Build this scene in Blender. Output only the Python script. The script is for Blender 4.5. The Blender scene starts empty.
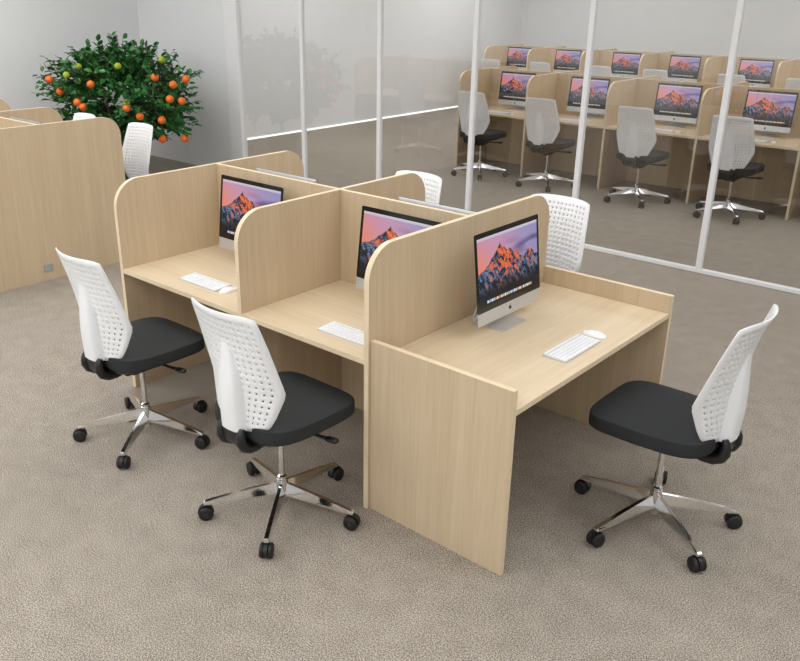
import bpy, bmesh, math, random
from mathutils import Vector, Matrix, noise
PI = math.pi
S = bpy.context.scene
COL = S.collection

# ------------------------------------------------------------------ camera
F = 829.0
cam_d = bpy.data.cameras.new('camera')
cam = bpy.data.objects.new('camera', cam_d)
COL.objects.link(cam)
yaw, pitch, roll = .7341, -.3827, .0037
fw = Vector((-math.sin(yaw)*math.cos(pitch), math.cos(yaw)*math.cos(pitch), math.sin(pitch)))
r0 = Vector((math.cos(yaw), math.sin(yaw), 0))
u0 = r0.cross(fw)
rr = r0*math.cos(roll) + u0*math.sin(roll)
uu = -r0*math.sin(roll) + u0*math.cos(roll)
m = Matrix((rr, uu, -fw)).transposed().to_4x4()
m.translation = Vector((2.159, -2.4319, 2.221))
cam.matrix_world = m
cam_d.sensor_width = 36
cam_d.sensor_fit = 'HORIZONTAL'
cam_d.lens = F/800*36
cam_d.shift_x = (400-364.508)/800
cam_d.shift_y = -(330.5-325.593)/800
cam_d.clip_end = 100
S.camera = cam

# ------------------------------------------------------------------ world, exposure, lights
S.view_settings.view_transform = 'Standard'
S.view_settings.look = 'None'
S.view_settings.gamma = 1
S.view_settings.use_curve_mapping = False
S.view_settings.exposure = 0.0
w = bpy.data.worlds.new('world'); S.world = w
w.use_nodes = True
w.node_tree.nodes['Background'].inputs[0].default_value = (.95, .97, 1, 1)
w.node_tree.nodes['Background'].inputs[1].default_value = .3

CEIL = 3.55
def area(name, x, y, sx, sy, power, col=(.97, .985, 1), z=CEIL-.06, rot=(0, 0, 0)):
    l = bpy.data.lights.new(name, 'AREA')
    l.shape = 'RECTANGLE'; l.size = sx; l.size_y = sy; l.energy = power; l.color = col
    o = bpy.data.objects.new(name, l); COL.objects.link(o)
    o.location = (x, y, z); o.rotation_euler = rot
    return o
CK = .96
LIGHTS = [(-6.0, 1.2, 3.2, 2.2, 67), (-1.6, 1.2, 3.2, 2.2, 43), (2.6, 1.2, 3.2, 2.2, 35),
          (-6.0, -2.8, 3.2, 2.2, 66), (-1.6, -2.8, 3.2, 2.2, 55), (2.6, -2.8, 3.2, 2.2, 50),
          (-6.0, 7.0, 3.2, 2.2, 46), (-1.2, 7.0, 3.2, 2.2, 31), (3.2, 7.0, 3.2, 2.2, 28),
          (-6.0, 11.4, 3.2, 2.2, 57), (-1.2, 11.4, 3.2, 2.2, 46), (3.2, 11.4, 3.2, 2.2, 40)]
for i, (x, y, sx, sy, p) in enumerate(LIGHTS):
    area('ceiling_area_light', x, y, sx, sy, p*CK)  # unseen overhead lamps, added to light both rooms
# added fill light, set at the invented windows behind and right of the camera
area('window_daylight', -1.2, -5.36, 12.5, .8, 80, (.95, .98, 1), 2.95, (PI/2, 0, 0))
area('window_daylight', 5.86, 9.4, .8, 7.5, 45, (.95, .98, 1), 2.95, (0, PI/2, 0))

# ------------------------------------------------------------------ materials
def s2l(c):
    return tuple((v/12.92 if v <= .04045 else ((v+.055)/1.055)**2.4) for v in c)
def rgb(r, g, b): return s2l((r/255, g/255, b/255)) + (1,)

def mat(name, col, rough=.5, metal=0, spec=.5, bump=0, bscale=50, var=0, vscale=8):
    M = bpy.data.materials.new(name); M.use_nodes = True
    nt = M.node_tree; b = nt.nodes['Principled BSDF']
    b.inputs['Base Color'].default_value = col
    b.inputs['Roughness'].default_value = rough
    b.inputs['Metallic'].default_value = metal
    b.inputs['Specular IOR Level'].default_value = spec
    tc = nt.nodes.new('ShaderNodeTexCoord')
    if var:
        n = nt.nodes.new('ShaderNodeTexNoise'); n.inputs['Scale'].default_value = vscale
        n.inputs['Detail'].default_value = 3
        nt.links.new(tc.outputs['Object'], n.inputs['Vector'])
        r = nt.nodes.new('ShaderNodeValToRGB')
        r.color_ramp.elements[0].position = .3; r.color_ramp.elements[1].position = .7
        r.color_ramp.elements[0].color = tuple(c*(1-var) for c in col[:3]) + (1,)
        r.color_ramp.elements[1].color = tuple(min(1, c*(1+var)) for c in col[:3]) + (1,)
        nt.links.new(n.outputs['Fac'], r.inputs['Fac']); nt.links.new(r.outputs['Color'], b.inputs['Base Color'])
    if bump:
        n = nt.nodes.new('ShaderNodeTexNoise'); n.inputs['Scale'].default_value = bscale
        nt.links.new(tc.outputs['Object'], n.inputs['Vector'])
        bp = nt.nodes.new('ShaderNodeBump'); bp.inputs['Strength'].default_value = bump; bp.inputs['Distance'].default_value = .002
        nt.links.new(n.outputs['Fac'], bp.inputs['Height']); nt.links.new(bp.outputs['Normal'], b.inputs['Normal'])
    return M

def wood(name, scale, c1, c2, c3):
    """light oak laminate; 'scale' stretches the grain (small number = along the grain)"""
    M = bpy.data.materials.new(name); M.use_nodes = True
    nt = M.node_tree; b = nt.nodes['Principled BSDF']; L = nt.links.new
    tc = nt.nodes.new('ShaderNodeTexCoord')
    mp = nt.nodes.new('ShaderNodeMapping'); mp.inputs['Scale'].default_value = scale
    L(tc.outputs['Object'], mp.inputs['Vector'])
    n1 = nt.nodes.new('ShaderNodeTexNoise'); n1.inputs['Scale'].default_value = 1.0
    n1.inputs['Detail'].default_value = 6; n1.inputs['Roughness'].default_value = .6; n1.inputs['Distortion'].default_value = .4
    L(mp.outputs[0], n1.inputs['Vector'])
    mp2 = nt.nodes.new('ShaderNodeMapping'); mp2.inputs['Scale'].default_value = tuple(v*.14 for v in scale)
    L(tc.outputs['Object'], mp2.inputs['Vector'])
    n2 = nt.nodes.new('ShaderNodeTexNoise'); n2.inputs['Scale'].default_value = 1; n2.inputs['Detail'].default_value = 3
    n2.inputs['Distortion'].default_value = .8
    L(mp2.outputs[0], n2.inputs['Vector'])
    mx = nt.nodes.new('ShaderNodeMath'); mx.operation = 'ADD'
    m1 = nt.nodes.new('ShaderNodeMath'); m1.operation = 'MULTIPLY'; m1.inputs[1].default_value = .55
    m2 = nt.nodes.new('ShaderNodeMath'); m2.operation = 'MULTIPLY'; m2.inputs[1].default_value = .45
    L(n1.outputs['Fac'], m1.inputs[0]); L(n2.outputs['Fac'], m2.inputs[0]); L(m1.outputs[0], mx.inputs[0]); L(m2.outputs[0], mx.inputs[1])
    r = nt.nodes.new('ShaderNodeValToRGB'); e = r.color_ramp.elements
    e[0].position = .36; e[0].color = c1; e[1].position = .64; e[1].color = c3
    k = e.new(.5); k.color = c2
    L(mx.outputs[0], r.inputs['Fac']); L(r.outputs['Color'], b.inputs['Base Color'])
    b.inputs['Roughness'].default_value = .42; b.inputs['Specular IOR Level'].default_value = .35
    return M

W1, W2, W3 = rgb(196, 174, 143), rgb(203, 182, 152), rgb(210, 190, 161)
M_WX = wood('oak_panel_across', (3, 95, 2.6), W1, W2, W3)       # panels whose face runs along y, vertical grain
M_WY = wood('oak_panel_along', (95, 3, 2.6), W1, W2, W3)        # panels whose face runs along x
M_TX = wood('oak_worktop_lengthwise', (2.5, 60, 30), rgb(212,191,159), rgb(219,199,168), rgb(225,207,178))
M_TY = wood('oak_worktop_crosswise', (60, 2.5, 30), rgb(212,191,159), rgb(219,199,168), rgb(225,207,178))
M_EDGE = mat('pale_oak_edge_banding', rgb(232, 212, 180), .4, var=.03, vscale=20)
M_WALL = mat('white_painted_wall', rgb(233, 234, 235), .85, var=.008, vscale=3, bump=.05, bscale=200)
M_CEIL = mat('white_ceiling_paint', rgb(235, 235, 233), .9, var=.01)
M_POST = mat('white_powder_coat', rgb(240, 240, 242), .35, var=.01)
M_PLAST = mat('white_moulded_plastic', rgb(238, 239, 241), .38, var=.008, vscale=5)
M_BLACK = mat('black_plastic', rgb(26, 27, 28), .38, var=.1, vscale=20)
M_SEAT = mat('black_seat_upholstery', rgb(42, 44, 45), .75, bump=.35, bscale=500, var=.06, vscale=60, spec=.3)
M_TYRE = mat('black_caster_rubber', rgb(24, 24, 25), .55, var=.1, vscale=30)
M_CHROME = mat('polished_chrome', (.82, .82, .83, 1), .09, metal=1, var=.02)
M_ALU = mat('brushed_aluminium', rgb(208, 210, 213), .32, metal=.55, var=.03, vscale=15)
M_GLOSSB = mat('glossy_black_glass', rgb(12, 12, 13), .12, var=.05)
M_KEY = mat('white_keycap', rgb(240, 241, 243), .5, var=.01, vscale=40)
M_KBASE = mat('silver_keyboard_tray', rgb(206, 209, 214), .4, metal=.2, var=.02)
M_MOUSE = mat('white_gloss_plastic', rgb(246, 246, 247), .15, var=.01)
M_SOCK = mat('grey_socket_plastic', rgb(160, 163, 165), .5, var=.03)
M_BARK = mat('grey_brown_bark', rgb(84, 70, 54), .9, bump=.6, bscale=80, var=.25, vscale=25)
M_POT = mat('dark_clay_pot', rgb(60, 54, 50), .7, var=.1, vscale=10)
M_SOIL = mat('dark_potting_soil', rgb(45, 34, 26), .95, var=.3, vscale=40)
M_ORANGE = mat('orange_peel', rgb(236, 112, 34), .45, bump=.5, bscale=140, var=.12, vscale=9)
M_LIME = mat('green_unripe_peel', rgb(150, 170, 40), .45, bump=.4, bscale=140, var=.15, vscale=9)

def carpet():
    M = bpy.data.materials.new('beige_grey_loop_carpet'); M.use_nodes = True
    nt = M.node_tree; b = nt.nodes['Principled BSDF']; L = nt.links.new
    tc = nt.nodes.new('ShaderNodeTexCoord')
    n = nt.nodes.new('ShaderNodeTexNoise'); n.inputs['Scale'].default_value = 190; n.inputs['Detail'].default_value = 4
    n.inputs['Roughness'].default_value = .75
    L(tc.outputs['Object'], n.inputs['Vector'])
    n2 = nt.nodes.new('ShaderNodeTexNoise'); n2.inputs['Scale'].default_value = 9; n2.inputs['Detail'].default_value = 5
    L(tc.outputs['Object'], n2.inputs['Vector'])
    a = nt.nodes.new('ShaderNodeMath'); a.operation = 'MULTIPLY_ADD'; a.inputs[1].default_value = .06
    L(n2.outputs['Fac'], a.inputs[0]); L(n.outputs['Fac'], a.inputs[2])
    r = nt.nodes.new('ShaderNodeValToRGB'); e = r.color_ramp.elements
    e[0].position = .43; e[0].color = rgb(92, 85, 77); e[1].position = .64; e[1].color = rgb(220, 210, 196)
    k = e.new(.53); k.color = rgb(161, 151, 139)
    L(a.outputs[0], r.inputs['Fac']); L(r.outputs['Color'], b.inputs['Base Color'])
    bp = nt.nodes.new('ShaderNodeBump'); bp.inputs['Strength'].default_value = .8; bp.inputs['Distance'].default_value = .004
    L(n.outputs['Fac'], bp.inputs['Height']); L(bp.outputs['Normal'], b.inputs['Normal'])
    b.inputs['Roughness'].default_value = .95; b.inputs['Specular IOR Level'].default_value = .15
    return M
M_CARPET = carpet()

def glass():
    M = bpy.data.materials.new('clear_partition_glass'); M.use_nodes = True
    nt = M.node_tree; nt.nodes.clear(); L = nt.links.new
    o = nt.nodes.new('ShaderNodeOutputMaterial'); mx = nt.nodes.new('ShaderNodeMixShader')
    t = nt.nodes.new('ShaderNodeBsdfTransparent'); t.inputs[0].default_value = (.87, .87, .865, 1)
    g = nt.nodes.new('ShaderNodeBsdfGlossy'); g.inputs['Roughness'].default_value = 0
    g.inputs[0].default_value = (1, 1, 1, 1)
    fr = nt.nodes.new('ShaderNodeFresnel'); fr.inputs['IOR'].default_value = 1.9
    L(fr.outputs[0], mx.inputs[0]); L(t.outputs[0], mx.inputs[1]); L(g.outputs[0], mx.inputs[2]); L(mx.outputs[0], o.inputs[0])
    return M
M_GLASS = glass()

def leafmat():
    M = mat('glossy_citrus_leaf', rgb(38, 92, 40), .42, spec=.4)
    nt = M.node_tree; b = nt.nodes['Principled BSDF']; L = nt.links.new
    tc = nt.nodes.new('ShaderNodeTexCoord')
    n = nt.nodes.new('ShaderNodeTexNoise'); n.inputs['Scale'].default_value = 11; n.inputs['Detail'].default_value = 2
    L(tc.outputs['Object'], n.inputs['Vector'])
    r = nt.nodes.new('ShaderNodeValToRGB'); e = r.color_ramp.elements
    e[0].position = .3; e[0].color = rgb(24, 74, 34); e[1].position = .72; e[1].color = rgb(84, 148, 70)
    k = e.new(.5); k.color = rgb(44, 108, 50)
    L(n.outputs['Fac'], r.inputs['Fac']); L(r.outputs['Color'], b.inputs['Base Color'])
    return M
M_LEAF = leafmat()

def emit(name, col, st, attr=None):
    M = bpy.data.materials.new(name); M.use_nodes = True
    nt = M.node_tree; nt.nodes.clear(); L = nt.links.new
    o = nt.nodes.new('ShaderNodeOutputMaterial'); e = nt.nodes.new('ShaderNodeEmission')
    e.inputs[0].default_value = col; e.inputs[1].default_value = st
    if attr:
        a = nt.nodes.new('ShaderNodeVertexColor'); a.layer_name = attr
        L(a.outputs['Color'], e.inputs[0])
        g = nt.nodes.new('ShaderNodeBsdfGlossy'); g.inputs['Roughness'].default_value = .15
        g.inputs[0].default_value = (.04, .04, .04, 1)
        ad = nt.nodes.new('ShaderNodeAddShader')
        L(e.outputs[0], ad.inputs[0]); L(g.outputs[0], ad.inputs[1]); L(ad.outputs[0], o.inputs[0])
    else:
        L(e.outputs[0], o.inputs[0])
    return M
M_SCREEN = emit('lit_desktop_picture', (1, 1, 1, 1), .9, 'picture')
M_GAPGLOW = emit('white_led_strip', (1, .99, .97, 1), 1.6)  # emission stands for leaked light at the wall base, no lamp
M_PANEL = emit('ceiling_light_diffuser', (1, .99, .96, 1), 1.2)  # glow of the added ceiling lights

# ------------------------------------------------------------------ mesh helpers
class MB:
    def __init__(s): s.v = []; s.f = []; s.mi = []; s.sm = []
    def add(s, verts, faces, mi=0, smooth=False):
        n = len(s.v); s.v += [tuple(v) for v in verts]
        for f in faces:
            s.f.append([i+n for i in f]); s.mi.append(mi); s.sm.append(smooth)
    def box(s, a, b, mi=0):
        x0, y0, z0 = a; x1, y1, z1 = b
        s.add([(x0,y0,z0),(x1,y0,z0),(x1,y1,z0),(x0,y1,z0),(x0,y0,z1),(x1,y0,z1),(x1,y1,z1),(x0,y1,z1)],
              [(0,3,2,1),(4,5,6,7),(0,1,5,4),(1,2,6,5),(2,3,7,6),(3,0,4,7)], mi)
    def rings(s, rings, caps=(True, True), mi=0, smooth=True):
        n = len(rings[0]); base = []; vs = []
        for r in rings: vs += [tuple(p) for p in r]
        fs = []
        for k in range(len(rings)-1):
            for i in range(n):
                j = (i+1) % n
                fs.append((k*n+i, k*n+j, (k+1)*n+j, (k+1)*n+i))
        if caps[0]: fs.append(tuple(reversed(range(n))))
        if caps[1]: fs.append(tuple((len(rings)-1)*n+i for i in range(n)))
        s.add(vs, fs, mi, smooth)
    def lathe(s, prof, c=(0,0,0), n=20, axis='z', mi=0, smooth=True, caps=(True, True)):
        R = []
        for r, h in prof:
            ring = []
            for i in range(n):
                a = 2*PI*i/n; x, y = r*math.cos(a), r*math.sin(a)
                p = (x, y, h) if axis == 'z' else ((h, x, y) if axis == 'x' else (y, h, x))
                ring.append((p[0]+c[0], p[1]+c[1], p[2]+c[2]))
            R.append(ring)
        s.rings(R, caps, mi, smooth)
    def tube(s, pts, rad, n=10, mi=0, flat=1.0, side=None):
        pts = [Vector(p) for p in pts]; R = []
        up = Vector((0, 0, 1)) if side is None else Vector(side)
        for i, p in enumerate(pts):
            t = (pts[min(i+1, len(pts)-1)] - pts[max(i-1, 0)]).normalized()
            a = t.cross(up)
            if a.length < 1e-4: a = t.cross(Vector((1, 0, 0)))
            a.normalize(); b = t.cross(a).normalized()
            rd = rad[i] if isinstance(rad, (list, tuple)) else rad
            R.append([p + a*(rd*math.cos(2*PI*k/n)) + b*(rd*flat*math.sin(2*PI*k/n)) for k in range(n)])
        s.rings(R, (True, True), mi, True)
    def mesh(s, name, mats):
        me = bpy.data.meshes.new(name); me.from_pydata(s.v, [], s.f)
        for M in (mats if isinstance(mats, (list, tuple)) else [mats]): me.materials.append(M)
        for p, mi, sm in zip(me.polygons, s.mi, s.sm): p.material_index = mi; p.use_smooth = sm
        bm = bmesh.new(); bm.from_mesh(me); bmesh.ops.recalc_face_normals(bm, faces=bm.faces); bm.to_mesh(me); bm.free()
        me.update()
        return me
    def build(s, name, mats, parent=None, loc=(0,0,0), bevel=0, smoothang=None, seg=2):
        o = bpy.data.objects.new(name, s.mesh(name, mats)); COL.objects.link(o)
        o.location = loc; o.parent = parent
        if bevel:
            b = o.modifiers.new('bevel', 'BEVEL'); b.width = bevel; b.segments = seg; b.limit_method = 'ANGLE'; b.angle_limit = .7
        if smoothang:
            for p in o.data.polygons: p.use_smooth = True
            o.data.set_sharp_from_angle(angle=smoothang)
        return o

def tag(o, label, cat, group=None):
    o['label'] = label; o['category'] = cat
    if group: o['group'] = group
    return o
def thing(name, label, cat, loc=(0,0,0), rz=0, group=None):
    o = bpy.data.objects.new(name, None); COL.objects.link(o)
    o.empty_display_size = .1; o.location = loc; o.rotation_euler = (0, 0, rz)
    return tag(o, label, cat, group)
def struct(o): o['kind'] = 'structure'; return o
def copy_tree(o, loc=None, rz=None, label=None, group=None, parent=None):
    c = o.copy(); COL.objects.link(c); c.parent = parent
    if loc is not None: c.location = loc
    if rz is not None: c.rotation_euler = (0, 0, rz)
    if label: c['label'] = label
    if group: c['group'] = group
    for ch in list(o.children): copy_tree(ch, parent=c)
    return c
def box(name, a, b, M, parent=None, bevel=0):
    mb = MB(); c = [(a[i]+b[i])/2 for i in range(3)]
    mb.box([a[i]-c[i] for i in range(3)], [b[i]-c[i] for i in range(3)])
    return mb.build(name, M, parent, c, bevel)

# ------------------------------------------------------------------ the room
GX0, GY, BACK = -8.30, 4.49, 14.3
XR, YF = 6.0, -5.5
fl = MB(); fl.box((GX0-.1, YF-.1, -.05), (XR+.1, BACK+.1, 0)); struct(fl.build('floor', M_CARPET))
struct(box('wall_left', (GX0-.1, YF, 0), (GX0, BACK, CEIL), M_WALL))
struct(box('wall_back', (GX0-.1, BACK, 0), (XR+.1, BACK+.1, CEIL), M_WALL))
struct(box('wall_right', (XR, YF, 0), (XR+.1, BACK, CEIL), M_WALL))
struct(box('wall_front', (GX0-.1, YF-.1, 0), (XR+.1, YF, CEIL), M_WALL))
struct(box('ceiling', (GX0-.1, YF-.1, CEIL), (XR+.1, BACK+.1, CEIL+.08), M_CEIL))
struct(box('wall_partition', (GX0, GY, 0), (-6.43, GY+.07, CEIL), M_WALL))
struct(box('trim_1', (-6.43, GY-.02, 0), (-6.185, GY+.07, CEIL), M_POST, bevel=.012))
struct(box('baseboard_left', (GX0, GY+.1, 0.0), (GX0+.012, BACK, .026), M_GAPGLOW))  # glowing strip stands in for light leaking through a gap
# glass partition: rails, mullions and panes
win = bpy.data.objects.new('window_1', None); COL.objects.link(win); win.location = (0, GY, 0); struct(win)
mull = [-5.087, -3.9, -2.677, -1.477, -.255, .96, 2.17, 3.38, 4.6]
box_ = lambda n, a, b, M, bv=0: box(n, (a[0], a[1], a[2]), (b[0], b[1], b[2]), M, win, bv)
box_('bottom_rail', (-6.185, 0, 0), (XR, .05, .035), M_POST, .004)
box_('top_rail', (-6.185, 0, CEIL-.05), (XR, .05, CEIL), M_POST)
for x in mull: box_('mullion', (x-.025, 0, .035), (x+.025, .05, CEIL-.05), M_POST, .006)
edges = [-6.185] + mull + [XR]
for i in range(len(edges)-1):
    mb = MB(); a = edges[i] + (.025 if i else 0); b = edges[i+1] - (.025 if i < len(edges)-2 else 0)
    h = (b-a)/2
    mb.add([(-h, 0, .035), (h, 0, .035), (h, 0, CEIL-.05), (-h, 0, CEIL-.05)], [(0, 1, 2, 3)])
    mb.build('pane', M_GLASS, win, ((a+b)/2, .025, 0))
# unseen windows added to supply light (behind and to the right of the camera)
M_GLOWPANE = emit('bright_daylight_pane', (.93, .97, 1, 1), 1.0)
def added_window(n, x0, y0, x1, y1, parts):
    o = bpy.data.objects.new('window_%d' % n, None); COL.objects.link(o); struct(o)
    ax = 0 if abs(x1-x0) > abs(y1-y0) else 1
    L_ = (x1-x0) if ax == 0 else (y1-y0)
    o.location = (x0, y0, 0); o.rotation_euler = (0, 0, 0 if ax == 0 else PI/2)
    sg = 1 if ax == 0 else -1
    f = MB(); lo, hi = 0, .05
    f.box((0, min(0, sg*hi), 2.5), (L_, max(0, sg*hi), 2.55)); f.box((0, min(0, sg*hi), 3.35), (L_, max(0, sg*hi), 3.4))
    for k in range(parts+1):
        c = .025 + (L_-.05)*k/parts; f.box((c-.025, min(0, sg*hi), 2.55), (c+.025, max(0, sg*hi), 3.35))
    f.build('frame', M_POST, o)
    p = MB(); p.add([(0, sg*.02, 2.55), (L_, sg*.02, 2.55), (L_, sg*.02, 3.35), (0, sg*.02, 3.35)], [(0, 1, 2, 3)])
    p.build('pane', M_GLOWPANE, o)
added_window(2, -7.5, YF, 5.1, YF, 9)
added_window(3, XR, 5.6, XR, 13.2, 6)
# unseen ceiling lights added to supply the room light
for i, (x, y, sx, sy, p) in enumerate(LIGHTS):
    side = 'open office' if y < 4 else 'glass walled office'
    t = thing('ceiling_light', 'large flush white rectangular ceiling light number', 'ceiling light', (x, y, CEIL-.04), 0, 'flush ceiling lights')
    t['label'] = 'flush white rectangular ceiling light, ' + side + ', ' + ['left', 'middle', 'right'][i % 3] + [' by partition', ' by front wall', ' by partition', ' by back wall'][i//3]
    fr = MB()
    for a, b in (((-sx/2-.03, -sy/2-.03), (-sx/2, sy/2+.03)), ((sx/2, -sy/2-.03), (sx/2+.03, sy/2+.03)),
                 ((-sx/2, -sy/2-.03), (sx/2, -sy/2)), ((-sx/2, sy/2), (sx/2, sy/2+.03))):
        fr.box((a[0], a[1], 0), (b[0], b[1], .04))
    fr.build('frame', M_POST, t)
    d = MB(); d.box((-sx/2, -sy/2, .01), (sx/2, sy/2, .04)); d.build('diffuser', M_PANEL, t)

# ------------------------------------------------------------------ cubicle clusters
T = .0264; HT = .75; HH = 1.252; WB = 1.4274; SP = .7066
def divider(name, x1, y0, y1, parent, r=.155):
    """panel with two rounded upper corners, +x face at x1"""
    out = [(y0, 0), (y1, 0)]
    n = 14
    for i in range(n+1):
        a = PI/2*i/n; out.append((y1-r+r*math.cos(a), HH-r+r*math.sin(a)))
    for i in range(n+1):
        a = PI/2 + PI/2*i/n; out.append((y0+r+r*math.cos(a), HH-r+r*math.sin(a)))
    c = (y0+y1)/2; k = len(out); mb = MB()
    vs = [(-T/2, y-c, z) for y, z in out] + [(T/2, y-c, z) for y, z in out]
    mb.add(vs, [tuple(range(k))], 0); mb.add(vs, [tuple(range(k, 2*k))], 0)
    for i in range(k):
        j = (i+1) % k
        mb.add([vs[i], vs[j], vs[k+j], vs[k+i]], [(0, 1, 2, 3)], 1)
    o = mb.build(name, [M_WX, M_EDGE], parent, (x1-T/2, c, 0))
    return o
def slab(name, a, b, M, parent, top_edge=True):
    """board with banded edges: the two big faces in M, narrow ones in the banding"""
    c = [(a[i]+b[i])/2 for i in range(3)]; h = [(b[i]-a[i])/2 for i in range(3)]
    mb = MB(); mb.box([-v for v in h], h)
    thin = h.index(min(h))
    order = [2, 2, 1, 0, 1, 0]
    for i, ax in enumerate(order): mb.mi[i] = 0 if ax == thin else 1
    return mb.build(name, [M, M_EDGE], parent, c, .0012)
def cluster(t, dv, y0, cells_rear=True):
    """t: empty at world origin of the cluster (x of last divider, y0). dv: divider +x faces relative"""
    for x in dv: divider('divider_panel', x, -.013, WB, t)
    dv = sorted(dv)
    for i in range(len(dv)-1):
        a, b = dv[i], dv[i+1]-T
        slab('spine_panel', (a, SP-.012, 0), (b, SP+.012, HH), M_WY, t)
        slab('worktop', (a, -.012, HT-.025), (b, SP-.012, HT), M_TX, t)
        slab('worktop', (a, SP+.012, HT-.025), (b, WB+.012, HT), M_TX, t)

t = thing('cubicle_cluster', 'light oak double-sided cubicle bench with rounded dividers, in the centre foreground', 'cubicle desk', (0, 0, 0))
cluster(t, [0, -.8388, -1.8781], 0)
# the desk across the end of the cubicles
D, WD, H1 = .7181, 1.4431, .8417
t = thing('desk', 'light oak desk with raised side panels closing the near end of the cubicles', 'desk', (0, 0, 0))
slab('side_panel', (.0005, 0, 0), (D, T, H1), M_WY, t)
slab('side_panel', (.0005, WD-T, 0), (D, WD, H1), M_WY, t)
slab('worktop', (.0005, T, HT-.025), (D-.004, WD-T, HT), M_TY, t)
# left cluster
t = thing('cubicle_cluster', 'light oak cubicle bench cut off by the left edge, end panel towards the centre', 'cubicle desk', (-4.137, .031, 0))
cluster(t, [0, -.94, -1.94, -2.94], 0)
tag(box('power_socket', (-4.137, .62, .075), (-4.127, .695, .135), M_SOCK, bevel=.003), 'small grey power socket low on the plain oak end panel at left', 'socket')
# far clusters behind the glass
t = thing('cubicle_cluster', 'front row of oak cubicles behind the glass partition', 'cubicle desk', (0, 6.9, 0))
cluster(t, [-4.55, -3.51, -2.42, -1.32, -.25, .83, 1.93], 0)
t = thing('cubicle_cluster', 'rearmost row of oak cubicles by the back wall behind the glass', 'cubicle desk', (0, 11.6, 0))
cluster(t, [-7.38, -6.42, -5.33, -4.22, -3.12, -2.0, -.93, .2], 0)

# ------------------------------------------------------------------ office chair
def chair_back_mesh():
    mb = MB()
    NC, NR = 15, 19
    keys = [(.53, .152), (.545, .166), (.60, .186), (.72, .231), (.745, .233), (1.05, .202), (1.07, .199), (1.08, .194)]
    ek = [(.53, -.205), (.72, -.165), (1.08, -.278)]
    ykeys = [(.53, -.245), (.62, -.245), (.75, -.25), (.85, -.262), (.95, -.282), (1.03, -.308), (1.08, -.332)]
    def lerp(K, z):
        for (a, va), (b, vb) in zip(K, K[1:]):
            if z <= b: return va + (vb-va)*max(0, (z-a))/(b-a)
        return K[-1][1]
    def P(u, v):
        z = .53 + v*.55
        hw = lerp(keys, z)
        ez = .012*abs(u)**6*max(0, (v-.75))/.25        # the crest drops a little at the corners
        bz = .022*u*u*max(0, (.15-v))/.15              # and the lower rim rises at the sides
        curve = lerp(ek, z) - lerp(ykeys, z)
        return (u*hw, lerp(ykeys, z) + curve*u*u, z - ez + bz)
    vid = {}; V = []; Fc = []
    def vtx(i, j):
        if (i, j) not in vid:
            vid[(i, j)] = len(V); V.append(P(-1+2*i/NC, j/NR))
        return vid[(i, j)]
    for j in range(NR):
        for i in range(NC):
            q = [vtx(i, j), vtx(i+1, j), vtx(i+1, j+1), vtx(i, j+1)]
            edge = i == 0 or i == NC-1 or j == 0 or j == NR-1
            u = -1+2*(i+.5)/NC
            if edge or (j % 2 == 1 and False):
                Fc.append(q); continue
            f = .14
            inner = []
            for a, b in ((.5-f, .5-f*1.3), (.5+f, .5-f*1.3), (.5+f, .5+f*1.3), (.5-f, .5+f*1.3)):
                inner.append(len(V)); V.append(P(-1+2*(i+a)/NC, (j+b)/NR))
            for k in range(4):
                Fc.append([q[k], q[(k+1) % 4], inner[(k+1) % 4], inner[k]])
    mb.add(V, Fc, 0, True)
    return mb
proto = thing('office_chair', 'x', 'chair')
o = chair_back_mesh().build('backrest', M_PLAST, proto)
sd = o.modifiers.new('solid', 'SOLIDIFY'); sd.thickness = .006; sd.offset = 0
# raised rib behind the lower back
rb = MB(); R = []
def back_y(x, z):
    def lp(K):
        for (a, va), (b, vb) in zip(K, K[1:]):
            if z <= b: return va + (vb-va)*max(0, (z-a))/(b-a)
        return K[-1][1]
    yc = lp([(.53, -.245), (.62, -.245), (.75, -.25), (.85, -.262), (.95, -.282), (1.03, -.308), (1.08, -.332)])
    hw = lp([(.53, .150), (.545, .164), (.60, .184), (.72, .230), (.75, .233), (1.05, .202)])
    return yc + (lp([(.53, -.205), (.72, -.165), (1.08, -.278)]) - yc)*(x/hw)**2
PRF = [(-1, -.10), (-.93, .42), (-.82, .80), (-.6, .97), (0, 1), (.6, .97), (.82, .80), (.93, .42), (1, -.10)]
for z, hw, d in ((.536, .068, .040), (.57, .068, .042), (.62, .066, .045), (.68, .063, .045), (.74, .060, .040), (.78, .056, .033),
                 (.82, .050, .025), (.86, .041, .016), (.90, .030, .007), (.93, .019, .001), (.94, .014, -.002)):
    R.append([(t*hw, back_y(t*hw, z) - max(0, .002 + d)*k, z) for t, k in PRF] + [(hw*.5, back_y(hw*.5, z)+.0, z), (-hw*.5, back_y(hw*.5, z)+.0, z)])
rb.rings(R, (True, True))
rb.build('back_rib', M_PLAST, o, smoothang=1.0)
# seat cushion
def outline(hx, y0, y1, e=4.2, n=48, back=1.0):
    ps = []; cy = (y0+y1)/2; hy = (y1-y0)/2
    for i in range(n):
        a = 2*PI*i/n; c, s = math.cos(a), math.sin(a)
        x = math.copysign(abs(c)**(2/e), c); y = math.copysign(abs(s)**(2/e), s)
        k = 1 if y > 0 else 1-(1-back)*(-y)**2
        ps.append((x*hx*k, cy+y*hy))
    return ps
st = MB(); R = []
for z, ins in ((.486, .02), (.490, .006), (.498, .0), (.546, .0), (.5525, .0025), (.556, .010), (.5575, .09)):
    R.append([(x, y, z + (.006*(y/.25)**2 if z > .535 and y < 0 else 0) - (.004*((y-.1)/.16)**2 if y > .1 else 0)) for x, y in outline(.25-ins, -.235+ins, 0.285-ins, e=5.0, back=.86)])
st.rings(R, (True, True)); st.build('seat_cushion', M_SEAT, proto, smoothang=.5)
sh = MB(); R = []
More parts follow.
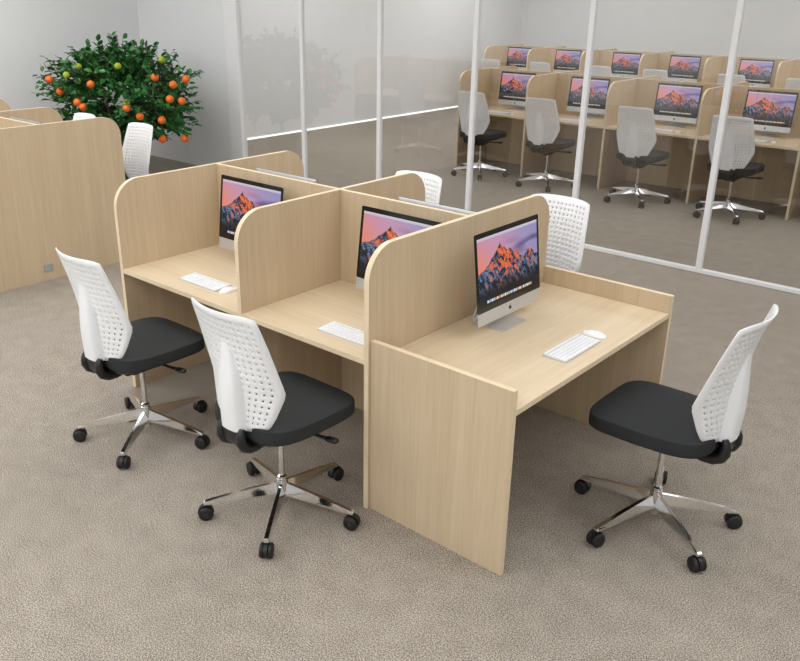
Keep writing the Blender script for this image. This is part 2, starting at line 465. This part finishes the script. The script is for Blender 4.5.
for z, hx, y0, y1 in ((.432, .085, -.13, .10), (.44, .12, -.17, .13), (.455, .165, -.205, .18), (.474, .205, -.225, .225), (.488, .222, -.228, .24)):
    R.append([(x, y, z) for x, y in outline(hx, y0, y1, 3.2)])
sh.rings(R, (True, True)); sh.build('seat_shell', M_BLACK, proto, smoothang=1.0)
mech = MB(); mech.box((-.07, -.13, .405), (.07, .09, .44)); mech.box((-.045, -.08, .385), (.045, .05, .41))
mech.build('tilt_mechanism', M_BLACK, proto, bevel=.008)
# curved bracket carrying the back
br = MB()
path = [(-.10, .454), (-.14, .445), (-.185, .441), (-.228, .447), (-.258, .465), (-.271, .49), (-.272, .516), (-.268, .536), (-.262, .55)]
for sx in (-1, 1):
    br.tube([(sx*(.052 + .012*min(1, i/4)), y, z) for i, (y, z) in enumerate(path)], [.018, .02, .023, .025, .025, .024, .021, .017, .012], n=12, side=(1, 0, 0))
R = []
for y, z in path[:-1]:
    R.append([(-.055, y-.006, z-.006), (.055, y-.006, z-.006), (.055, y+.008, z+.008), (-.055, y+.008, z+.008)])
br.rings(R, (True, True))
br.build('back_bracket', M_BLACK, proto, smoothang=.9)
lv = MB(); lv.tube([(.05, .05, .43), (.12, .06, .425), (.19, .065, .428), (.225, .068, .432)], [.007, .007, .008, .009], n=8)
lev = lv.build('lever', M_BLACK, proto)
kb = MB(); kb.tube([(.215, .066, .431), (.235, .068, .432), (.275, .07, .436), (.285, .07, .437)], [.011, .019, .018, .010], n=10, flat=.7)
kb.build('knob', M_BLACK, lev)
gl = MB(); gl.lathe([(.0135, .16), (.0135, .39)], n=16); gl.lathe([(.022, .16), (.023, .165), (.023, .185), (.015, .192)], n=18)
gl.build('gas_lift', M_CHROME, proto, smoothang=.6)
hb = MB(); hb.lathe([(.022, .045), (.023, .05), (.023, .09), (.027, .093), (.030, .11), (.029, .14), (.027, .15), (.026, .17), (.020, .172)], n=24)
hb.build('base_hub', M_CHROME, proto, smoothang=.5)
lg = MB(); R = []
for r, zt, zb, wt, wb in ((.022, .152, .092, .007, .019), (.10, .140, .088, .008, .0175), (.20, .123, .083, .009, .0155), (.30, .103, .078, .0095, .0135), (.350, .092, .076, .0095, .0125), (.358, .087, .076, .008, .010)):
    R.append([(r, -wb, zb), (r, wb, zb), (r, wb*.95, zb+.008), (r, wt, zt), (r, -wt, zt), (r, -wb*.95, zb+.008)])
lg.rings(R, (True, True), smooth=False)
leg_me = lg.mesh('leg', M_CHROME)
ch = MB(); ch.lathe([(.007, .045), (.007, .082)], (.345, 0, 0), n=8)          # pin
R = []
for i in range(11):                                                         # hood between the wheels
    a = PI*(i/10)*1.05 - .1
    R.append([(.345+.005 + q*math.cos(a), yy, .0335 + q*math.sin(a)) for q, yy in ((.037, -.008), (.037, .008), (.022, .008), (.022, -.008))])
ch.rings(R, (True, True), smooth=False)
ch.lathe([(.005, -.022), (.005, .022)], (.35, 0, .0335), n=8, axis='y')
cas_me = ch.mesh('caster', M_BLACK)
wh = MB(); wh.lathe([(.012, -.011), (.027, -.011), (.032, -.0085), (.0335, -.002), (.0335, .005), (.030, .0095), (.014, .0112), (.0, .0112)], n=20, axis='y')
wheel_me = wh.mesh('wheel', M_TYRE)
for k in range(5):
    a = PI/2 + 2*PI*k/5
    l = bpy.data.objects.new('leg', leg_me); COL.objects.link(l); l.parent = proto; l.rotation_euler = (0, 0, a)
    c = bpy.data.objects.new('caster', cas_me); COL.objects.link(c); c.parent = proto; c.rotation_euler = (0, 0, a)
    for s in (-1, 1):
        q = bpy.data.objects.new('wheel', wheel_me); COL.objects.link(q); q.parent = c
        q.location = (.35, s*.0175, .0335); q.rotation_euler = (0, 0, 0 if s > 0 else PI)

G1, G2, G3 = 'office chairs at the centre cubicles', 'office chairs at the front row behind the glass', 'office chairs at the rearmost row behind the glass'
base = 'white perforated-back office chair with black seat '
proto['label'] = base + 'at the leftmost near cubicle'
proto['group'] = G1; proto.location = (-1.346, -.288, 0)
def chair(x, y, rz, label, g): return copy_tree(proto, (x, y, 0), rz, base + label, g)
chair(-.288, -.276, 0, 'at the middle cubicle, front left foreground', G1)
chair(1.014, .785, PI/2, 'facing the end desk, right foreground', G1)
chair(-.255, 1.715, PI, 'beyond the end desk computer, tall back showing', G1)
chair(-1.32, 1.69, PI, 'just peeking over the centre divider', G1)
chair(-4.61, 1.69, PI, 'beside the orange tree', G1)
chair(-5.58, 1.69, PI, 'peeking over the left bench', G1)
for x, n in ((-3.997, 'leftmost, front row behind glass'), (-3.01, 'second from left, front row behind glass'),
             (-1.83, 'third from left, front row behind glass'), (-.797, 'rightmost, front row behind glass')):
    chair(x, 6.63, 0, n, G2)
for x, n in ((-6.89, 'first from left in the rearmost row'), (-5.85, 'second from left in the rearmost row'), (-4.68, 'third from left in the rearmost row'),
             (-3.71, 'fourth from left in the rearmost row'), (-2.50, 'fifth from left in the rearmost row'), (-1.51, 'at the right frame edge in the rearmost row')):
    chair(x, 11.32, 0, n, G3)

# ------------------------------------------------------------------ all-in-one computer
NX, NY = 132, 76
def picture(u, v):
    """desktop picture of a rocky ridge at sunset, u right, v up, both 0..1; returns sRGB"""
    if v > .966: return (.80, .76, .82) if v < .99 else (.86, .82, .86)
    def N(x, y, s=1.0): return noise.noise(Vector((x*s, y*s, 3.7)))
    pk = [(.0, .50), (.06, .52), (.12, .56), (.17, .60), (.21, .66), (.25, .70), (.29, .74), (.33, .80), (.36, .84), (.39, .79), (.43, .76), (.47, .71), (.50, .73), (.54, .70),
          (.58, .64), (.62, .66), (.67, .58), (.72, .54), (.76, .52), (.80, .57), (.84, .61), (.88, .60), (.92, .55), (.96, .50), (1.0, .49)]
    for (a0, v0), (a1, v1) in zip(pk, pk[1:]):
        if u <= a1: ridge = v0 + (v1-v0)*(u-a0)/(a1-a0); break
    ridge += .020*N(u, 0, 22) + .018*N(u, 5, 48)
    if v > ridge:
        t = max(0, min(1, (v-.45)/.5)); a = (.93, .55, .47); b = (.78, .60, .72); c = (.60, .58, .76)
        k = max(0, min(1, u*.95 + .35*t - .1 + .18*N(u, v, 4)))
        col = [a[i]*(1-2*k) + b[i]*2*k for i in range(3)]
        if k > .5: col = [b[i]*(1-(k-.5)*2) + c[i]*(k-.5)*2 for i in range(3)]
        cl = max(0, N(u*1.2, v*3.2, 3.2)+.05)*max(0, 1-abs(v-.72)/.22)*max(0, min(1, (u-.35)*3))
        return tuple(max(0, c_-.38*cl) for c_ in col)
    d = (ridge-v)
    fold = N(u*1.5+v*.55, v*.7, 17) + .8*N(u*1.9-v*.9, v, 36)      # buttresses and gullies
    grit = N(u*1.6, v*.8, 60)
    warm = .36 - abs(u-.47)*1.3 + .9*(v-.42) + fold*.9
    if u > .74: warm = .18 - abs(u-.86)*2.4 + 1.4*(v-.42) + fold*.8
    dark = (.12, .125, .15)
    fade = max(0, min(1, (v-.17)/.20 + .30*fold))
    if warm > .50 and fold > -.08: col = (.92, .46 + .14*grit, .27)
    elif warm > .34 and fold > -.2: col = (.66, .33, .26)
    elif fold + .3*grit > .05: col = (.43, .52, .64)
    elif fold + .3*grit > -.22: col = (.27, .35, .46)
    else: col = (.13, .16, .21)
    if d < .02 and u < .3: col = (.5, .36, .38)
    col = [dark[i]*(1-fade) + col[i]*fade for i in range(3)]
    if .035 < v < .085 and .12 < u < .88:
        i = int((u-.12)/.0317); f = ((u-.12)/.0317) % 1
        if .12 < f < .88:
            pal = [(.85,.87,.9),(.6,.75,.95),(.95,.95,.95),(.8,.82,.85),(.95,.65,.4),(.9,.9,.92),(.95,.5,.45),(.9,.92,.85),(.7,.85,.6),(.95,.95,.97),(.9,.8,.5),(.7,.72,.8)]
            return pal[i % 12]
    return tuple(max(0, min(1, c_)) for c_ in col)
SW, SH = .496, .318          # picture size
mb = MB()
vs = [(-SW/2 + SW*i/NX, 0, SH*j/NY) for j in range(NY+1) for i in range(NX+1)]
mb.add(vs, [(j*(NX+1)+i, j*(NX+1)+i+1, (j+1)*(NX+1)+i+1, (j+1)*(NX+1)+i) for j in range(NY) for i in range(NX)])
scr_me = bpy.data.meshes.new('screen'); scr_me.from_pydata(mb.v, [], mb.f); scr_me.materials.append(M_SCREEN)
ca = scr_me.color_attributes.new('picture', 'FLOAT_COLOR', 'CORNER')
li = 0
for j in range(NY):
    for i in range(NX):
        # seen from the front the picture's left is at +x
        c = s2l(picture(1-(i+.5)/NX, (j+.5)/NY)) + (1,)
        for k in range(4): ca.data[li].color = c; li += 1

comp = thing('desktop_computer', 'x', 'computer')
BW, BH = .530, .425
# local frame: front faces +y, foot centred at origin; the display leans back
disp = MB()
def rrect(hx, z0, z1, r, n=5):
    ps = []
    for cx, cz, a0 in ((hx-r, z1-r, 0), (-hx+r, z1-r, PI/2), (-hx+r, z0+r, PI), (hx-r, z0+r, 1.5*PI)):
        for i in range(n+1):
            a = a0 + PI/2*i/n; ps.append((cx+r*math.cos(a), cz+r*math.sin(a)))
    return ps
R = []
for ins, y in ((.0, 0), (.0, -.0015), (.010, -.006), (.05, -.016), (.10, -.026), (.15, -.032), (.19, -.035)):
    R.append([(x, y, z) for x, z in rrect(BW/2-ins*1.15, ins*.9, BH-ins*.9, .010)])
disp.rings(R, (True, True))
tilt = math.radians(-7)
case = disp.build('casing', M_ALU, comp, smoothang=.5)
case.location = (0, .055, .062); case.rotation_euler = (-tilt, 0, 0)
bz = MB(); bz.rings([[(x, y, z) for x, z in rrect(BW/2+.0004, .060, BH+.0004, .009)] for y in (-.001, .0015)], (True, True), smooth=False)
bz.build('bezel', M_GLOSSB, case)
sc = bpy.data.objects.new('screen', scr_me); COL.objects.link(sc); sc.parent = case; sc.location = (0, .0022, .060+.024)
cm = MB(); cm.lathe([(.003, .0016), (.003, .002)], (0, 0, BH-.012), n=10, axis='y'); cm.build('camera_dot', mat('grey_lens', rgb(70, 72, 78), .2, var=.05), case)
# fruit-shaped mark on the chin: bitten outline with a leaf
mk = MB(); ps = []
for i in range(28):
    a = 2*PI*i/28
    r = .0105*(1 + .07*math.cos(2*a)) ; x = r*math.cos(a); z = r*math.sin(a)*1.02
    if abs(x) < .004: z *= .87
    dx, dz = x-.0125, z-.001
    if math.hypot(dx, dz) < .0062: x = .0125 - math.sqrt(max(0, .0062**2 - dz*dz))
    ps.append((-x, z))
mk.rings([[(x, y, z) for x, z in ps] for y in (.0003, .0008)], (True, True), smooth=False)
lf = [(.0, .0115), (.003, .0125), (.0048, .0165), (.0015, .0155)]
mk.rings([[(-x, y, z) for x, z in lf] for y in (.0003, .0008)], (True, True), smooth=False)
mko = mk.build('emblem', M_GLOSSB, case); mko.location = (0, 0, .030)
sb = MB(); R = []
for y, z, hw in ((.085, .004, .10), (.02, .005, .10), (-.055, .006, .10), (-.083, .012, .10), (-.090, .03, .10), (-.075, .08, .095), (-.052, .13, .09), (-.02, .185, .085)):
    R.append((y, z, hw))
rings = []
for i, (y, z, hw) in enumerate(R):
    p = Vector((0, R[max(0, i-1)][0], R[max(0, i-1)][1])); q = Vector((0, R[min(len(R)-1, i+1)][0], R[min(len(R)-1, i+1)][1]))
    d_ = (q-p).normalized(); nrm = Vector((0, -d_.z, d_.y))*.004
    rings.append([(-hw, y-nrm.y, z-nrm.z), (hw, y-nrm.y, z-nrm.z), (hw, y+nrm.y, z+nrm.z), (-hw, y+nrm.y, z+nrm.z)])
sb.rings(rings, (True, True), smooth=False); sb.build('stand', M_ALU, comp, bevel=.0015)

cb = 'silver all-in-one computer with mountain screen '
comp['label'] = cb + 'on the end desk, right of centre'; comp['group'] = 'computers at the centre cubicles'
comp.location = (.160, .755, HT); comp.rotation_euler = (0, 0, -PI/2)
def pc(x, y, rz, label, g='computers at the centre cubicles'): return copy_tree(comp, (x, y, HT), rz, label, g)
pc(-1.41, .575, PI, cb + 'in the leftmost near cubicle')
pc(-.303, .575, PI, cb + 'in the middle cubicle, half hidden by a divider')
bk = 'silver back edge of a computer showing over the spine '
pc(-1.425, .842, 0, bk + 'of the farther centre cubicle'); pc(-.308, .845, 0, bk + 'near the tall divider')
pc(-4.63, .875, 0, bk + 'of the left bench')
for x, n in ((-4.03, 'leftmost, front row behind glass'), (-2.98, 'second from left, front row behind glass'),
             (-1.83, 'third from left, front row behind glass'), (-.80, 'rightmost, front row behind glass')):
    pc(x, 7.48, PI, cb + n, 'computers in the front row behind the glass')
for x, n in ((-6.97, 'first from left in the rearmost row'), (-5.91, 'second from left in the rearmost row'), (-4.75, 'third from left in the rearmost row'),
             (-3.69, 'fourth from left in the rearmost row'), (-2.52, 'fifth from left in the rearmost row')):
    pc(x, 12.17, PI, cb + n, 'computers in the rearmost row behind the glass')

# ------------------------------------------------------------------ keyboard and mouse
key = thing('keyboard', 'x', 'keyboard')
mb = MB(); R = []
for z, ins in ((0, .002), (.001, 0), (.004, 0), (.005, .002)):
    R.append([(x, y, z + (.006*(y+.058)/.116 if z > .0035 else 0)) for x, y in
              [(px, py-.0) for px, py in [(sx_*(.158-ins), sy_*(.058-ins)) for sx_, sy_ in ((1, 1), (-1, 1), (-1, -1), (1, -1))]]])
mb.rings(R, (True, True), smooth=False); mb.build('tray', M_KBASE, key, bevel=.002)
mb = MB(); rows = [14, 14, 14, 13, 12, 9]
for r, n in enumerate(rows):
    y1 = .053 - r*.0182; hgt = .015 if r else .010
    ws = [1.0]*n
    if r == 1: ws[-1] = 1.5
    if r == 2: ws[0] = 1.5
    if r == 3: ws[0] = 1.75; ws[-1] = 1.75
    if r == 4: ws[0] = 2.3; ws[-1] = 2.3
    if r == 5: ws = [1, 1, 1, 1.3, 5.2, 1.3, 1, 1, 1]
    tot = sum(ws); x = -.153
    for wv in ws:
        wd = .306*wv/tot; zb = .005 + .006*(y1+.058)/.116 - .001
        mb.box((-(x+wd-.0016), y1-hgt, zb), (-(x+.0016), y1, zb+.0028)); x += wd
mb.build('key_field', M_KEY, key)
mouse = thing('computer_mouse', 'x', 'mouse')
mb = MB(); R = []
for k in range(9):
    t_ = k/8; z = .0 + .02*math.sin(t_*PI/2); s_ = math.cos(t_*PI/2)**.55 if k < 8 else .05
    R.append([(x*s_, y*(s_*.8+.2 if k < 8 else .05), max(.0, z - (.006*(y/.057)**2 if k > 2 else 0))) for x, y in outline(.029, -.057, .057, 2.6, 28)])
mb.rings(R, (True, True)); mb.build('shell', M_MOUSE, mouse, smoothang=1.2)
mb = MB(); mb.rings([[(x, y, z) for x, y in outline(.027, -.054, .054, 2.6, 28)] for z in (-.0005, .001)], (True, True)); mb.build('foot', M_BLACK, mouse)

gk, gm = 'keyboards at the centre cubicles', 'computer mice at the centre cubicles'
def kbm(x, y, rz, where, gk, gm, first=False, mo=.22, mouse_on=True, kx=0):
    global key, mouse
    lk, lm = 'slim white keyboard with silver tray ' + where, 'smooth white computer mouse ' + where
    c, s = math.cos(rz), math.sin(rz)
    if first:
        k, m_ = key, mouse
        k.location = (x, y, HT+.0005); k.rotation_euler = (0, 0, rz)
        k['label'] = lk; k['group'] = gk; m_['label'] = lm; m_['group'] = gm
    else:
        k = copy_tree(key, (x, y, HT+.0005), rz, lk, gk)
        m_ = copy_tree(mouse, None, None, lm, gm) if mouse_on else None
    if m_:
        m_.location = (x + mo*c, y + mo*s, HT+.001); m_.rotation_euler = (0, 0, rz+.03)
# seen by the sitter the mouse is on the right: the sitter's right is local +x when rz turns +x towards it
kbm(.577, .702, PI/2, 'in front of the computer on the end desk', gk, gm, True, .209)
kbm(-1.347, .155, 0, 'in the leftmost near cubicle', gk, gm, mo=.20)
kbm(-.262, .148, 0, 'in the middle cubicle', gk, gm, mouse_on=False)
for x, n in ((-4.065, 'leftmost of the front row behind the glass'), (-3.005, 'second from left, front row behind the glass'), (-1.86, 'third from left, front row behind the glass'), (-.82, 'at the rightmost front row cubicle behind the glass')):
    kbm(x+.03, 7.06, 0, n, 'keyboards in the front row behind the glass', 'computer mice in the front row behind the glass')

# ------------------------------------------------------------------ orange tree
random.seed(11)
TC = Vector((-6.9, 3.22, 1.13))
tree = thing('orange_tree', 'bushy dark green orange tree with bright orange fruit in the far left corner', 'potted tree', (TC.x, TC.y, 0))
pot = MB(); pot.lathe([(.17, 0), (.18, .01), (.22, .26), (.235, .27), (.235, .31), (.215, .31), (.205, .27)], n=32)
pot.build('pot', M_POT, tree, smoothang=.6)
so = MB(); so.lathe([(.0, .265), (.208, .27)], n=24, caps=(False, False)); so.build('soil', M_SOIL, tree)
VR = Vector((math.cos(yaw), math.sin(yaw), 0))
tr = MB(); twigs = []
tr.tube([(0, 0, .25), (.01, .0, .38), (-.01, .01, .5), (.02, -.01, .62)], [.035, .03, .028, .024], n=10)
mains = []
for k in range(11):
    a = 2*PI*k/11 + random.uniform(-.2, .2); rr_ = random.uniform(.28, .5)
    p0 = Vector((.0, .0, random.uniform(.42, .62)))
    p2 = Vector((rr_*math.cos(a), rr_*math.sin(a), random.uniform(.85, 1.25)))
    p1 = (p0+p2)/2 + Vector((.08*math.cos(a), .08*math.sin(a), -.08))
    tr.tube([p0, p1, p2], [.018, .013, .008], n=7); mains.append((p1, p2))
lv = MB()
def leaf(p, d, up, L_, W_):
    d = d.normalized(); s = d.cross(up)
    if s.length < 1e-3: s = d.cross(Vector((1, 0, 0)))
    s.normalize(); n = s.cross(d)
    pts = []
    for t_, w_ in ((0, .0), (.18, .55), (.42, 1), (.7, .78), (.9, .35), (1, 0)):
        c = p + d*(L_*t_) - n*(L_*.22*t_*t_)
        if w_ == 0: pts.append([c])
        else: pts.append([c - s*(W_*w_) + n*(W_*.22), c, c + s*(W_*w_) + n*(W_*.22)])
    V = []; idx = []
    for r_ in pts:
        idx.append(list(range(len(V), len(V)+len(r_)))); V += r_
    Fq = []
    for a, b in zip(idx, idx[1:]):
        if len(a) == 1: Fq += [(a[0], b[0], b[1]), (a[0], b[1], b[2])]
        elif len(b) == 1: Fq += [(a[0], a[1], b[0]), (a[1], a[2], b[0])]
        else: Fq += [(a[0], a[1], b[1], b[0]), (a[1], a[2], b[2], b[1])]
    lv.add(V, Fq, 0, True)
def shell(dirv):
    """canopy radius in a direction"""
    h = math.hypot(dirv.x, dirv.y)
    z = dirv.z
    base = 1/math.sqrt((h/.93)**2 + (z/(.52 if z > 0 else .68))**2)
    return base*(1 + .13*noise.noise(dirv*2.3) )
twig_n = 470
for k in range(twig_n):
    z = random.uniform(-.85, 1); a = random.uniform(0, 2*PI); h = math.sqrt(1-z*z)
    d = Vector((h*math.cos(a), h*math.sin(a), z)); Rr = shell(d)*random.uniform(.82, 1.06)
    if random.random() < .10: Rr *= 1.12
    tip = Vector((0, 0, TC.z)) + d*Rr
    start = Vector((0, 0, TC.z-.05)) + d*Rr*.42 + Vector((random.uniform(-.06, .06), random.uniform(-.06, .06), -.05))
    mid = (tip+start)/2 + Vector((random.uniform(-.05, .05), random.uniform(-.05, .05), -.04))
    P_ = [start, mid, tip]
    tr.tube(P_, [.005, .004, .002], n=5)
    nl = random.randint(10, 14)
    for i in range(nl):
        t_ = .12 + .9*i/nl; t_ = min(t_, 1)
        p = start*(1-t_)**2 + mid*2*t_*(1-t_) + tip*t_*t_
        tg = (tip-start).normalized()
        sd_ = Vector((random.gauss(0, 1), random.gauss(0, 1), random.gauss(.2, .7))).normalized()
        dd = (tg*.55 + sd_*.8)
        L_ = random.uniform(.06, .10)
        leaf(p, dd, Vector((random.gauss(0, .4), random.gauss(0, .4), 1)), L_, L_*.34)
# long shoots: top spike and the sparse ones at right
for off, L0 in ((Vector((-.06, 0, .60)), 14), (Vector((.68, .56, .03)), 10), (Vector((.73, .6, -.2)), 10), (Vector((.75, .62, .2)), 10), (Vector((-.62, -.70, .16)), 9),
                (Vector((.35, .3, .50)), 10), (Vector((-.38, -.34, .46)), 10), (Vector((.62, .5, -.45)), 9), (Vector((.64, .12, -.47)), 12), (Vector((.84, .3, -.46)), 13), (Vector((.5, .2, -.5)), 10)):
    tip = Vector((0, 0, TC.z)) + off; start = Vector((0, 0, TC.z)) + off*.45
    mid = (tip+start)/2 + Vector((random.uniform(-.05, .05), random.uniform(-.05, .05), -.07)); tr.tube([start, mid, tip], [.006, .004, .002], n=5)
    for i in range(L0*2):
        t_ = .3 + .7*(i//2)/(L0-1); p = start*(1-t_)**2 + mid*2*t_*(1-t_) + tip*t_*t_
        tg = (tip-start).normalized(); s_ = tg.cross(Vector((0, 0, 1)) if abs(tg.z) < .8 else Vector((VR.y, -VR.x, 0))).normalized()*(1 if i % 2 else -1)
        leaf(p, tg*.8 + s_*.8, Vector((random.gauss(0, .3), random.gauss(0, .3), 1)), random.uniform(.06, .09), .026)
tr.build('trunk', M_BARK, tree)
lv.build('foliage', M_LEAF, tree)
om = MB(); R = []
for i in range(13):
    a = PI*i/12; R.append((max(.0015, .05*math.sin(a)), .048*math.cos(a) - (.004 if i == 0 else 0)))
om.lathe([(r, -h) for r, h in R], n=20); om_me = om.mesh('orange', M_ORANGE)
stm = MB(); stm.lathe([(.004, .043), (.003, .06)], n=6)
OR = [(-.5,-.62,.12),(-.37,-.57,-.01),(-.19,-.47,-.13),(-.12,-.44,-.18),(-.12,-.31,.07),(.42,.22,.15),(.26,-.1,-.19),(.4,-.02,-.28),(.61,.27,-.09),
      (.72,.36,-.11),(.6,.14,-.32),(.66,.09,-.53),(.85,.27,-.52),(.7,.46,.13),(.6,.34,.07)]
GR = [(-.36,-.47,.17),(-.28,-.35,.26),(.07,-.04,.27),(.24,-.08,-.13),(.43,.33,.34)]
lm_me = om.mesh('unripe_orange', M_LIME)
# shift along the line of sight towards the camera without moving off its bearing
def on_ray(p, s):
    w_ = Vector(p) + TC; c_ = Vector((2.159, -2.4319, 2.221)); d_ = (c_-w_).normalized()
    return w_ + d_*s - TC
for name, lst, M, s in (('orange', OR, M_ORANGE, .95), ('unripe_orange', GR, M_LIME, .85)):
    for p in lst:
        q = Vector(p); al = VR.dot(q); lim = max(0.0, 1-(al/.98)**2 - (q.z/.62)**2)
        q = on_ray(p, .60*math.sqrt(lim))
        o = bpy.data.objects.new(name, om_me if M is M_ORANGE else lm_me); COL.objects.link(o); o.parent = tree
        k = s*(1 - .07*math.sqrt(lim)); o.scale = (k, k, k)
        o.location = (q.x, q.y, q.z+TC.z); o.rotation_euler = (random.uniform(-.3, .3), random.uniform(-.3, .3), 0)
